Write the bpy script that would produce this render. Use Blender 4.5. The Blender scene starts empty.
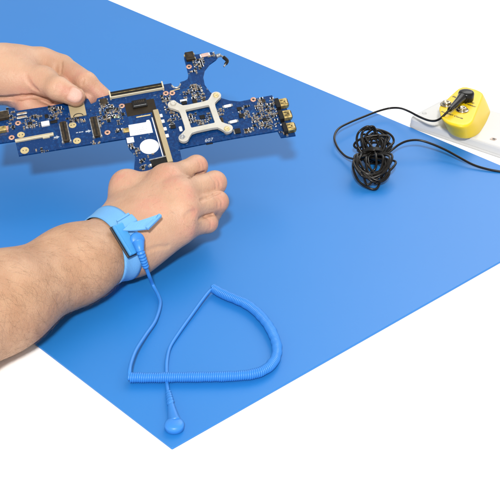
import bpy, bmesh, math, random
import numpy as np
from mathutils import Vector, Matrix
random.seed(7)
rng = np.random.default_rng(7)
C = bpy.context.scene.collection
SC = bpy.context.scene

# ------------------------------------------------------------------ camera, light, exposure
H, FPX, TH = 0.52, 1223.0, math.radians(31.1)
cam = bpy.data.objects.new('camera', bpy.data.cameras.new('camera'))
cam.data.sensor_width = 36.0
cam.data.lens = FPX / 500 * 36.0
cam.data.clip_start = 0.01
cam.data.clip_end = 100
cam.location = (0, 0, H)
cam.rotation_euler = (math.pi / 2 - TH, 0, 0)
C.objects.link(cam)
SC.camera = cam

w = bpy.data.worlds.new('World')
SC.world = w
w.use_nodes = True
w.node_tree.nodes['Background'].inputs[0].default_value = (0.97, 0.985, 1.0, 1)
w.node_tree.nodes['Background'].inputs[1].default_value = 0.70

def area(name, loc, target, size, power, col=(1, 1, 1)):
    l = bpy.data.lights.new(name, 'AREA')
    l.shape = 'DISK'
    l.size = size
    l.energy = power
    l.color = col
    o = bpy.data.objects.new(name, l)
    o.location = loc
    o.rotation_euler = (Vector(target) - Vector(loc)).to_track_quat('-Z', 'Y').to_euler()
    C.objects.link(o)
area('softbox_front', (-0.10, -1.80, 2.35), (0.0, 0.95, 0.0), 0.33, 160, (1.0, 0.97, 0.93))
area('softbox_back', (0.85, 2.4, 1.50), (0.05, 0.95, 0.0), 1.6, 24, (1.0, 0.99, 0.97))

SC.view_settings.view_transform = 'Standard'
SC.view_settings.look = 'None'
SC.view_settings.exposure = 0.0
SC.view_settings.gamma = 1.0

# ------------------------------------------------------------------ helpers
RF = Vector((0, math.cos(TH), -math.sin(TH)))
RD = Vector((0, -math.sin(TH), -math.cos(TH)))
EYE = Vector((0, 0, H))
def ray(px, py):
    return RF + Vector((1, 0, 0)) * ((px - 250) / FPX) + RD * ((py - 250) / FPX)
def P(px, py, z=0.0):
    """the point of height z seen at a place of the photograph"""
    r = ray(px, py)
    return EYE + r * ((z - H) / r.z)

def node_mat(name, col, rough=0.5, metal=0.0, col2=None, scale=40, detail=4, bump=0.0, bscale=200, spec=0.5, sss=0.0, coat=0.0):
    m = bpy.data.materials.new(name)
    m.use_nodes = True
    nt = m.node_tree
    b = nt.nodes['Principled BSDF']
    b.inputs['Base Color'].default_value = (*col, 1)
    b.inputs['Roughness'].default_value = rough
    b.inputs['Metallic'].default_value = metal
    b.inputs['Specular IOR Level'].default_value = spec
    b.inputs['Coat Weight'].default_value = coat
    tc = nt.nodes.new('ShaderNodeTexCoord')
    if col2 is None:
        col2 = tuple(c * 0.88 for c in col)
    n = nt.nodes.new('ShaderNodeTexNoise')
    n.inputs['Scale'].default_value = scale
    n.inputs['Detail'].default_value = detail
    nt.links.new(tc.outputs['Object'], n.inputs['Vector'])
    r = nt.nodes.new('ShaderNodeValToRGB')
    r.color_ramp.elements[0].position = 0.35
    r.color_ramp.elements[1].position = 0.65
    r.color_ramp.elements[0].color = (*col2, 1)
    r.color_ramp.elements[1].color = (*col, 1)
    nt.links.new(n.outputs['Fac'], r.inputs['Fac'])
    nt.links.new(r.outputs['Color'], b.inputs['Base Color'])
    if bump:
        n2 = nt.nodes.new('ShaderNodeTexNoise')
        n2.inputs['Scale'].default_value = bscale
        n2.inputs['Detail'].default_value = 3
        nt.links.new(tc.outputs['Object'], n2.inputs['Vector'])
        bp = nt.nodes.new('ShaderNodeBump')
        bp.inputs['Strength'].default_value = bump
        bp.inputs['Distance'].default_value = 0.001
        nt.links.new(n2.outputs['Fac'], bp.inputs['Height'])
        nt.links.new(bp.outputs['Normal'], b.inputs['Normal'])
    if sss:
        b.inputs['Subsurface Weight'].default_value = sss
        b.inputs['Subsurface Radius'].default_value = (1.0, 0.35, 0.2)
        b.inputs['Subsurface Scale'].default_value = 0.004
    return m

def obj(name, bm, mat, parent=None, smooth=False):
    me = bpy.data.meshes.new(name)
    if isinstance(bm, tuple):
        me.from_pydata([tuple(v) for v in bm[0]], [], [tuple(f) for f in bm[1]])
    else:
        bm.normal_update()
        bm.to_mesh(me)
        bm.free()
    for m in (mat if isinstance(mat, (list, tuple)) else [mat]):
        me.materials.append(m)
    if smooth:
        me.polygons.foreach_set('use_smooth', [True] * len(me.polygons))
    o = bpy.data.objects.new(name, me)
    C.objects.link(o)
    if parent:
        o.parent = parent
    return o

def thing(name, label, cat, M=None, group=None):
    o = bpy.data.objects.new(name, None)
    o.empty_display_size = 0.02
    C.objects.link(o)
    if M is not None:
        o.matrix_world = M
    o['label'] = label
    o['category'] = cat
    if group:
        o['group'] = group
    return o

def frame(o, x, n):
    """4x4 frame with origin o, x axis along x, z axis along n"""
    n = Vector(n).normalized()
    x = Vector(x)
    x = (x - n * x.dot(n)).normalized()
    y = n.cross(x)
    return Matrix(((x.x, y.x, n.x, o[0]), (x.y, y.y, n.y, o[1]), (x.z, y.z, n.z, o[2]), (0, 0, 0, 1)))

def add_box(bm, c, s, rz=0.0, bev=0.0, M=None, mi=0, seg=1):
    r = bmesh.ops.create_cube(bm, size=1.0)
    vs = r['verts']
    bmesh.ops.scale(bm, vec=Vector(s), verts=vs)
    if bev:
        es = {e for v in vs for e in v.link_edges}
        rb = bmesh.ops.bevel(bm, geom=list(es), offset=bev, segments=seg, affect='EDGES', profile=0.5)
        vs = list({v for f in rb['faces'] for v in f.verts} | {v for v in vs if v.is_valid})
    T = Matrix.Translation(Vector(c)) @ Matrix.Rotation(rz, 4, 'Z')
    if M is not None:
        T = M @ T
    bmesh.ops.transform(bm, matrix=T, verts=vs)
    if mi:
        for f in {f for v in vs for f in v.link_faces}:
            f.material_index = mi
    return vs

def add_lathe(bm, prof, seg=24, M=None, mi=0):
    """profile of (r, z) from bottom to top"""
    rings = []
    for r, z in prof:
        if r < 1e-7:
            rings.append([bm.verts.new((0, 0, z))])
        else:
            rings.append([bm.verts.new((r * math.cos(2 * math.pi * k / seg), r * math.sin(2 * math.pi * k / seg), z)) for k in range(seg)])
    fs = []
    for a, b in zip(rings, rings[1:]):
        for k in range(seg):
            k2 = (k + 1) % seg
            if len(a) == 1 and len(b) == 1:
                continue
            if len(a) == 1:
                fs.append(bm.faces.new((a[0], b[k2], b[k])))
            elif len(b) == 1:
                fs.append(bm.faces.new((a[k], a[k2], b[0])))
            else:
                fs.append(bm.faces.new((a[k], a[k2], b[k2], b[k])))
    vs = [v for r in rings for v in r]
    if M is not None:
        bmesh.ops.transform(bm, matrix=M, verts=vs)
    for f in fs:
        f.smooth = True
        f.material_index = mi
    return vs

def catmull(pts, n=8, closed=False):
    pts = [Vector(p) for p in pts]
    out = []
    L = len(pts)
    for i in range(L if closed else L - 1):
        if closed:
            p0, p1, p2, p3 = pts[(i - 1) % L], pts[i], pts[(i + 1) % L], pts[(i + 2) % L]
        else:
            p1, p2 = pts[i], pts[i + 1]
            p0 = pts[i - 1] if i else p1 * 2 - p2
            p3 = pts[i + 2] if i + 2 < L else p2 * 2 - p1
        for k in range(n):
            t = k / n
            out.append(0.5 * ((2 * p1) + (p2 - p0) * t + (2 * p0 - 5 * p1 + 4 * p2 - p3) * t * t + (3 * p1 - p0 - 3 * p2 + p3) * t ** 3))
    if not closed:
        out.append(pts[-1])
    return out

def tube_geo(pts, r, seg=8, flat=1.0):
    """tube along a dense polyline; r a number or a list"""
    pts = [Vector(p) for p in pts]
    n = len(pts)
    rs = r if isinstance(r, (list, tuple)) else [r] * n
    V, F = [], []
    t0 = (pts[1] - pts[0]).normalized()
    u = t0.orthogonal().normalized()
    for i in range(n):
        t = (pts[min(i + 1, n - 1)] - pts[max(i - 1, 0)])
        t = t.normalized() if t.length > 1e-9 else t0
        u = (u - t * u.dot(t)).normalized()
        v = t.cross(u)
        for k in range(seg):
            a = 2 * math.pi * k / seg
            V.append(pts[i] + (u * math.cos(a) + v * math.sin(a) * flat) * rs[i])
    for i in range(n - 1):
        for k in range(seg):
            k2 = (k + 1) % seg
            F.append((i * seg + k, i * seg + k2, (i + 1) * seg + k2, (i + 1) * seg + k))
    F.append(tuple(reversed(range(seg))))
    F.append(tuple(range((n - 1) * seg, n * seg)))
    return V, F

def merge_geo(*gs):
    V, F = [], []
    for v, f in gs:
        k = len(V)
        V += list(v)
        F += [tuple(i + k for i in q) for q in f]
    return V, F

def loft_geo(rings, cap=True):
    n = len(rings[0])
    V = [v for r in rings for v in r]
    F = []
    for i in range(len(rings) - 1):
        for k in range(n):
            k2 = (k + 1) % n
            F.append((i * n + k, i * n + k2, (i + 1) * n + k2, (i + 1) * n + k))
    if cap:
        F.append(tuple(reversed(range(n))))
        F.append(tuple(range((len(rings) - 1) * n, len(rings) * n)))
    return V, F

def round_poly(pts, r, seg=6):
    """2-D polygon with its corners rounded"""
    out = []
    n = len(pts)
    for i in range(n):
        p = Vector(pts[i][:2]); a = Vector(pts[i - 1][:2]); b = Vector(pts[(i + 1) % n][:2])
        rr = r[i] if isinstance(r, (list, tuple)) else r
        da, db = (a - p), (b - p)
        rr = min(rr, da.length * 0.49, db.length * 0.49)
        s, e = p + da.normalized() * rr, p + db.normalized() * rr
        for k in range(seg + 1):
            t = k / seg
            out.append(s * (1 - t) ** 2 + p * 2 * t * (1 - t) + e * t * t)
    return out

def text_obj(name, body, size, M, mat, parent=None, align='CENTER', shear=0.0, bold=0.0):
    cu = bpy.data.curves.new(name, 'FONT')
    cu.body = body
    cu.size = size
    cu.align_x = align
    cu.align_y = 'CENTER'
    cu.shear = shear
    cu.offset = bold
    cu.extrude = 0.00003
    t = bpy.data.objects.new(name + '_source', cu)
    C.objects.link(t)
    dg = bpy.context.evaluated_depsgraph_get()
    me = bpy.data.meshes.new_from_object(t.evaluated_get(dg))
    bpy.data.objects.remove(t)
    me.materials.clear()
    me.materials.append(mat)
    o = bpy.data.objects.new(name, me)
    C.objects.link(o)
    if parent:
        o.parent = parent
        o.matrix_local = M
    else:
        o.matrix_world = M
    return o

# ------------------------------------------------------------------ setting: white surface
M_white = node_mat('white_laminate', (0.93, 0.93, 0.93), 0.45, col2=(0.92, 0.92, 0.925), scale=6)
bm = bmesh.new()
add_box(bm, (0, 1.2, -0.0217), (6, 6, 0.04))
o = obj('table_surface', bm, M_white)
o['kind'] = 'structure'

# ------------------------------------------------------------------ blue mat
M_mat = node_mat('blue_rubber', (0.013, 0.162, 0.480), 0.44, col2=(0.0125, 0.158, 0.47), scale=9, bump=0.035, bscale=900, spec=0.45)
c0 = P(172, 448)
ex = (P(598, 206) - c0).normalized()
ey = Vector((-ex.y, ex.x, 0))
def mat_ring(ins, z):
    Wm, Lm = 0.480, 1.02
    q = [(ins, ins), (Wm - ins, ins), (Wm - ins, Lm - ins), (ins, Lm - ins)]
    return [c0 + ex * a.x + ey * a.y + Vector((0, 0, z)) for a in round_poly(q, 0.0009, 4)]
o = obj('desk_mat', loft_geo([mat_ring(0, -0.0015), mat_ring(0, -0.0003), mat_ring(0.0003, 0.0)]), M_mat)
o['label'] = 'large blue rubber anti-static mat lying flat on the white surface'
o['category'] = 'mat'

# ------------------------------------------------------------------ circuit board frame
BO = P(205, 120, 0.064)
bn = Vector((0.0, -math.sin(math.radians(24)), math.cos(math.radians(24))))
def B(px, py, h=0.0):
    """world point at height h over the board plane seen at a place of the photograph"""
    r = ray(px, py)
    return EYE + r * (((BO + bn * h) - EYE).dot(bn) / r.dot(bn))
bx = ((B(216.2, 99) - B(174.2, 108)) + (B(228, 133) - B(182.6, 140))).normalized()
BM = frame(BO, bx, bn)
BI = BM.inverted()
def b2(px, py, h=0.0):
    return BI @ B(px, py, h)

# ------------------------------------------------------------------ person: two forearms and hands as one signed distance field
class Field:
    def __init__(s):
        s.core, s.fingers, s.cuts, s.nails = [], [], [], []
def V3(p): return np.array(p, dtype=np.float64)
def cone(a, b, ra, rb, n=None, sq=1.0):
    return (V3(a), V3(b), ra, rb, None if n is None else V3(n) / np.linalg.norm(V3(n)), sq)
def d_cone(p, c):
    a, b, ra, rb, n, sq = c
    ba = b - a
    pa = p - a
    t = np.clip(pa @ ba / (ba @ ba + 1e-12), 0, 1)
    q = pa - t[:, None] * ba
    if n is not None:
        q = q + np.outer(q @ n, n) * (1 / sq - 1)
    return np.sqrt((q * q).sum(1)) - (ra + (rb - ra) * t)
def smin(a, b, k):
    h = np.maximum(k - np.abs(a - b), 0) / k
    return np.minimum(a, b) - h * h * k * 0.25
def smax(a, b, k):
    return -smin(-a, -b, k)
def sdf(Fd, p):
    d = None
    for c, k in Fd.core:
        x = d_cone(p, c)
        d = x if d is None else smin(d, x, k)
    core = d
    out = d
    for chain, k in Fd.fingers:
        f = None
        for c in chain:
            x = d_cone(p, c)
            f = x if f is None else smin(f, x, 0.0035)
        out = smin(out, smin(core, f, k), 0.0012)
    for c, k in Fd.cuts:
        out = smax(out, -d_cone(p, c), k)
    for (cn, ax, nn, sw, la, wa, ta) in Fd.nails:
        q = p - cn
        e = np.sqrt((q @ ax / la) ** 2 + (q @ sw / wa) ** 2 + (q @ nn / ta) ** 2)
        out = smin(out, (e - 1) * ta, 0.0006)
    return out
def grad(Fd, p, e=0.0006):
    p = np.atleast_2d(V3(p))
    g = np.stack([sdf(Fd, p + np.eye(3)[i] * e) - sdf(Fd, p - np.eye(3)[i] * e) for i in range(3)], 1)
    return g / (np.linalg.norm(g, axis=1, keepdims=True) + 1e-12)
def hit(Fd, px, py):
    """where the sight line through a place of the photograph meets the skin; point and normal"""
    r = V3(ray(px, py)); r /= np.linalg.norm(r)
    t = 0.5
    for _ in range(200):
        d = sdf(Fd, (V3(EYE) + r * t)[None])[0]
        if d < 1e-5: break
        t += d * 0.7
    p = V3(EYE) + r * t
    return Vector(p), Vector(grad(Fd, p)[0])

def surface_nets(Fd, lo, hi, h):
    lo, hi = V3(lo), V3(hi)
    nb = 8
    nB = np.ceil((hi - lo) / (h * nb)).astype(int)
    N = nB * nb
    Bc = np.stack(np.meshgrid(*[np.arange(k) for k in nB], indexing='ij'), -1).reshape(-1, 3)
    cen = lo + (Bc + 0.5) * nb * h
    dc = sdf(Fd, cen)
    D = np.repeat(np.repeat(np.repeat(dc.reshape(nB), nb, 0), nb, 1), nb, 2).astype(np.float32)
    near = Bc[np.abs(dc) < nb * h * 1.35]
    off = np.stack(np.meshgrid(*[np.arange(nb)] * 3, indexing='ij'), -1).reshape(-1, 3)
    for s in range(0, len(near), 300):
        idx = (near[s:s + 300, None, :] * nb + off[None]).reshape(-1, 3)
        D[idx[:, 0], idx[:, 1], idx[:, 2]] = sdf(Fd, lo + idx * h)
    S = D < 0
    cs = [(i, j, k) for i in (0, 1) for j in (0, 1) for k in (0, 1)]
    sl = lambda c: tuple(slice(c[a], N[a] - 1 + c[a]) for a in range(3))
    cnt = sum(S[sl(c)].astype(np.int8) for c in cs)
    act = (cnt > 0) & (cnt < 8)
    ci = np.argwhere(act)
    ids = np.full(act.shape, -1, np.int64)
    ids[act] = np.arange(len(ci))
    acc = np.zeros((len(ci), 3)); num = np.zeros(len(ci))
    for a in cs:
        for ax in range(3):
            if a[ax]: continue
            b = list(a); b[ax] = 1
            da = D[tuple((ci + a).T)]; db = D[tuple((ci + b).T)]
            m = (da < 0) != (db < 0)
            t = np.where(m, da / np.where(m, da - db, 1), 0)
            q = np.tile(V3(a), (len(ci), 1)); q[:, ax] = t
            acc[m] += q[m]; num[m] += 1
    verts = lo + (ci + acc / num[:, None]) * h
    F = []
    for ax in range(3):
        a1, a2 = (ax + 1) % 3, (ax + 2) % 3
        s0 = [slice(1, N[a] - 1) for a in range(3)]
        s1 = list(s0); s1[ax] = slice(2, N[ax])
        s0[ax] = slice(1, N[ax] - 1)
        A, Bq = S[tuple(s0)], S[tuple(s1)]
        for flip in (0, 1):
            e = np.argwhere((A & ~Bq) if not flip else (~A & Bq)) + 1
            if not len(e): continue
            u1 = np.zeros(3, int); u1[a1] = 1
            u2 = np.zeros(3, int); u2[a2] = 1
            c = [e - u1 - u2, e - u2, e, e - u1]
            q = np.stack([ids[tuple(x.T)] for x in c], 1)
            if flip: q = q[:, ::-1]
            F.append(q[(q >= 0).all(1)])
    F = np.concatenate(F)
    for _ in range(2):                                   # pull the vertices onto the exact surface
        g = grad(Fd, verts)
        verts = verts - g * np.clip(sdf(Fd, verts), -h, h)[:, None]
    return verts, F

# right forearm and fist, palm side down on the mat
RH = Field()
hn = (0.10, -0.35, 0.93)
RH.core = [
    (cone(P(-230, 428, 0.056), P(0, 302, 0.037), 0.044, 0.0328), 0.01),
    (cone(P(0, 302, 0.037), P(75, 264, 0.033), 0.0328, 0.0278, hn, 0.90), 0.02),
    (cone(P(75, 264, 0.033), P(122, 240, 0.030), 0.0278, 0.0250, hn, 0.78), 0.02),
    (cone(P(122, 240, 0.030), P(145, 224, 0.033), 0.0255, 0.0280, hn, 0.66), 0.012),
    (cone(P(124, 228, 0.036), P(167, 181, 0.056), 0.0150, 0.0115), 0.016),
    (cone(P(128, 236, 0.034), P(178, 195, 0.054), 0.0160, 0.0118), 0.016),
    (cone(P(132, 244, 0.030), P(180, 211, 0.047), 0.0155, 0.0112), 0.016),
    (cone(P(135, 250, 0.026), P(178, 228, 0.036), 0.0165, 0.0105), 0.016),
    (cone(P(119, 222, 0.031), P(126.5, 186, 0.043), 0.0145, 0.0102), 0.016),
    (cone(P(135, 236, 0.024), P(166, 208, 0.034), 0.0200, 0.0180), 0.016),
    (cone(P(128, 189, 0.043), P(160, 183, 0.050), 0.0098, 0.0095), 0.014),
]
def finger(mcp, pip, d1, d2, r0, r1, r2, r3):
    mcp, pip = Vector(mcp), Vector(pip)
    dip = pip + Vector(d1)
    tip = dip + Vector(d2)
    return [cone(mcp, pip, r0, r1), cone(pip, dip, r1 * 0.97, r2), cone(dip, tip, r2, r3)]
RH.fingers = [
    (finger(P(167, 181, 0.056), P(196.5, 166.3, 0.0545), (-0.012, 0.004, -0.021), (-0.016, -0.002, -0.010), 0.0113, 0.0090, 0.0083, 0.0075), 0.0085),
    (finger(P(178, 195, 0.054), P(214.8, 182.8, 0.0495), (-0.008, 0.002, -0.024), (-0.020, 0.000, -0.006), 0.0116, 0.0095, 0.0085, 0.0076), 0.0085),
    (finger(P(180, 211, 0.047), P(217.6, 201.8, 0.0405), (-0.009, 0.002, -0.020), (-0.021, 0.000, -0.003), 0.0110, 0.0087, 0.0081, 0.0073), 0.0085),
    (finger(P(178, 228, 0.036), P(207.6, 222.8, 0.0295), (-0.014, 0.016, -0.011), (-0.015, 0.006, -0.001), 0.0103, 0.0080, 0.0074, 0.0068), 0.0085),
    ([cone(P(126.5, 186, 0.043), B(135, 184, -0.0185), 0.0102, 0.0098), cone(B(135, 184, -0.0185), B(150, 181, -0.0180), 0.0098, 0.0082)], 0.012),
]
for (x, y, z, r) in ((168, 180, 0.058, 0.0105), (179, 195, 0.0555, 0.0102), (181, 211.5, 0.0480, 0.0096), (179, 228, 0.0375, 0.009)):
    RH.core.append((cone(P(x, y, z), P(x + 1, y, z), r, r), 0.008))
for (x, y, w_) in ((204, 160.5, 5), (222, 180, 6), (225, 200.5, 6), (214, 221.5, 5)):
    pass

# left forearm and hand, thumb on the board and fingers under it
LH = Field()
LH.core = [
    (cone(P(-330, 62, 0.12), P(-60, 72, 0.090), 0.043, 0.0275), 0.01),
    (cone(P(-60, 72, 0.090), P(-8, 74, 0.083), 0.0275, 0.0220), 0.02),
    (cone(P(-8, 74, 0.083), P(16, 71, 0.083), 0.0220, 0.0200), 0.018),
    (cone(P(10, 68, 0.084), P(41, 63.5, 0.084), 0.0175, 0.0132), 0.014),
    (cone(P(-4, 82, 0.078), P(18, 81, 0.080), 0.0150, 0.0155), 0.014),
    (cone(P(16, 82, 0.080), P(43, 81, 0.085), 0.0150, 0.0112), 0.014),
    (cone(P(-14, 88, 0.064), P(26, 84, 0.066), 0.0150, 0.0150), 0.012),
    (cone(P(14, 78, 0.074), P(36, 76, 0.070), 0.0150, 0.0120), 0.012),
    (cone(P(26, 73, 0.078), P(45, 72.5, 0.075), 0.0145, 0.0095), 0.014),
]
LH.fingers = [
    ([cone(P(41, 64, 0.084), P(61.5, 67.5, 0.080), 0.0130, 0.0115), cone(P(61.5, 67.5, 0.080), B(86, 82.6, -0.002), 0.0115, 0.0100), cone(B(86, 83.0, -0.002), B(103, 96.5, -0.0105), 0.0094, 0.0080)], 0.010),
    ([cone(P(43, 81, 0.085), B(58, 88.6, 0.0135), 0.0116, 0.0104), cone(B(58, 88.6, 0.0135), B(75.5, 96.8, 0.0090), 0.0103, 0.0087)], 0.010),
    ([cone(P(36, 76, 0.070), B(62, 88, -0.012), 0.0110, 0.0098), cone(B(62, 88, -0.012), B(88.5, 98.0, -0.0112), 0.0094, 0.0082)], 0.010),
    ([cone(P(26, 84, 0.066), B(46, 101, -0.013), 0.0105, 0.0095), cone(B(46, 101, -0.013), B(68, 109, -0.0112), 0.0092, 0.0080)], 0.010),
    ([cone(P(8, 88, 0.062), B(28, 106, -0.012), 0.0105, 0.0090), cone(B(28, 106, -0.012), B(48, 114, -0.0105), 0.0086, 0.0074)], 0.010),
]
def groove(Fd, pxs, depth, r, k):
    """a skin crease: a thin cut that follows the skin between places of the photograph"""
    pts = [hit(Fd, *q) for q in pxs]
    for (a, na), (b, nb) in zip(pts, pts[1:]):
        Fd.new.append((cone(a + na * (r - depth), b + nb * (r - depth), r, r), k))
def grooves(Fd, specs):
    Fd.new = []
    for s in specs: groove(Fd, *s)
    Fd.cuts += Fd.new
grooves(LH, [
    ([(61.5, 62), (61.2, 67), (60.5, 72), (61, 76)], 0.0009, 0.0016, 0.0014),
    ([(-4, 98.5), (10, 98.2), (22, 97.2), (34, 96.2), (44, 97.5), (52, 100.5)], 0.0042, 0.0026, 0.0018),
    ([(26, 76), (29, 82), (33, 87), (37, 90)], 0.0006, 0.0022, 0.0020),
    ([(30, 84), (34, 88.5), (38, 91)], 0.0005, 0.0014, 0.0014),
    ([(58.5, 83), (57, 88), (55.5, 92)], 0.00035, 0.0012, 0.0012),
    ([(60.5, 84.5), (59.2, 89), (58, 93)], 0.00035, 0.0012, 0.0012),
    ([(84, 79), (82, 84), (79, 88)], 0.0003, 0.0014, 0.0014),
])
grooves(RH, [
    ([(189, 178), (197, 175.2), (204, 172.6)], 0.0018, 0.0010, 0.0016),
    ([(201, 200.6), (208, 196.8), (215, 193.6), (219, 192)], 0.0014, 0.0010, 0.0018),
    ([(199, 219.4), (205, 216.2), (212, 214.2)], 0.0014, 0.0010, 0.0018),
    ([(200, 158.5), (203, 163), (204, 167)], 0.0003, 0.0011, 0.0011),
    ([(197, 158.5), (200, 163.5), (201, 168)], 0.0003, 0.0011, 0.0011),
    ([(214, 176), (219, 181), (220, 187)], 0.0003, 0.0011, 0.0011),
    ([(211, 177), (215.5, 182), (216, 188)], 0.0003, 0.0011, 0.0011),
    ([(217, 196), (221.5, 201), (222, 206)], 0.0003, 0.0011, 0.0011),
    ([(214, 197), (218, 202), (218, 207)], 0.0003, 0.0011, 0.0011),
    ([(206, 217), (211, 222), (211, 227)], 0.0003, 0.0011, 0.0011),
    ([(186, 216), (190.5, 212.5), (195, 211)], 0.0005, 0.0020, 0.0020),
    ([(189, 218), (193, 215.5)], 0.0003, 0.0014, 0.0014),
    ([(148, 250), (158, 247), (168, 246)], 0.0003, 0.0016, 0.0018),
    ([(170, 174), (172, 170), (173, 167)], 0.0002, 0.0012, 0.0012),
])
# thumb nail
tdir = (B(75.5, 97.0, 0.0088) - B(58, 89.0, 0.0135)).normalized()
npt, nno = hit(LH, 74.0, 94.8)
sw = nno.cross(tdir).normalized()
nno = tdir.cross(sw).normalized()
NAIL = (V3(npt - nno * 0.0021), V3(tdir), V3(nno), V3(sw), 0.0072, 0.0060, 0.0026)
LH.nails.append(NAIL)

def zone(Fd, v, spots):
    a = np.zeros(len(v))
    for (p, r) in spots:
        a = np.maximum(a, np.exp(-((v - V3(p)) ** 2).sum(1) / (r * r)))
    return a
vr, fr = surface_nets(RH, (-0.42, 0.50, -0.001), (0.03, 1.10, 0.115), 0.00105)
vl, fl = surface_nets(LH, (-0.66, 0.86, 0.02), (-0.08, 1.16, 0.175), 0.00105)
vr[:, 2] = np.maximum(vr[:, 2], 0.0004)
red_r = zone(RH, vr, [(hit(RH, x, y)[0], r) for x, y, r in ((168, 173, .011), (190, 194, .010), (193, 212, .008), (204, 163, .009), (221, 182, .009), (223, 201, .008), (212, 223, .008), (122, 176, .012), (172, 180, .012), (150, 205, .012), (190, 230, .009))])
red_l = zone(LH, vl, [(hit(LH, x, y)[0], r) for x, y, r in ((94, 90, .008), (78, 74, .009), (80, 99, .008), (64, 90, .008), (70, 76, .012), (30, 90, .014), (20, 104, .020), (90, 100, .012), (45, 107, .018), (100, 93, .012))])
Vall = np.concatenate([vr, vl]); Fall = np.concatenate([fr, fl + len(vr)])
me = bpy.data.meshes.new('person')
me.vertices.add(len(Vall)); me.vertices.foreach_set('co', Vall.astype(np.float32).ravel())
me.loops.add(len(Fall) * 4); me.loops.foreach_set('vertex_index', Fall.astype(np.int32).ravel())
me.polygons.add(len(Fall))
me.polygons.foreach_set('loop_start', np.arange(0, len(Fall) * 4, 4, dtype=np.int32))
me.polygons.foreach_set('use_smooth', np.ones(len(Fall), bool))
q = Vall - NAIL[0]
ne = np.sqrt((q @ NAIL[1] / NAIL[4]) ** 2 + (q @ NAIL[3] / NAIL[5]) ** 2 + (q @ NAIL[2] / NAIL[6]) ** 2) 
me.update(calc_edges=True)
at = me.attributes.new('flush', 'FLOAT', 'POINT')
at.data.foreach_set('value', np.concatenate([red_r, red_l]).astype(np.float32))
at = me.attributes.new('nail', 'FLOAT', 'POINT')
at.data.foreach_set('value', np.clip(ne, 0, 4).astype(np.float32))
_a0, _a1 = V3(P(0, 302, 0.037)), V3(P(122, 240, 0.030))
_t = (vr - _a0) @ (_a1 - _a0) / ((_a1 - _a0) @ (_a1 - _a0))
at = me.attributes.new('forearm', 'FLOAT', 'POINT')
at.data.foreach_set('value', np.concatenate([np.clip((1.15 - _t) / 0.5, 0, 1), np.zeros(len(vl))]).astype(np.float32))

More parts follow.
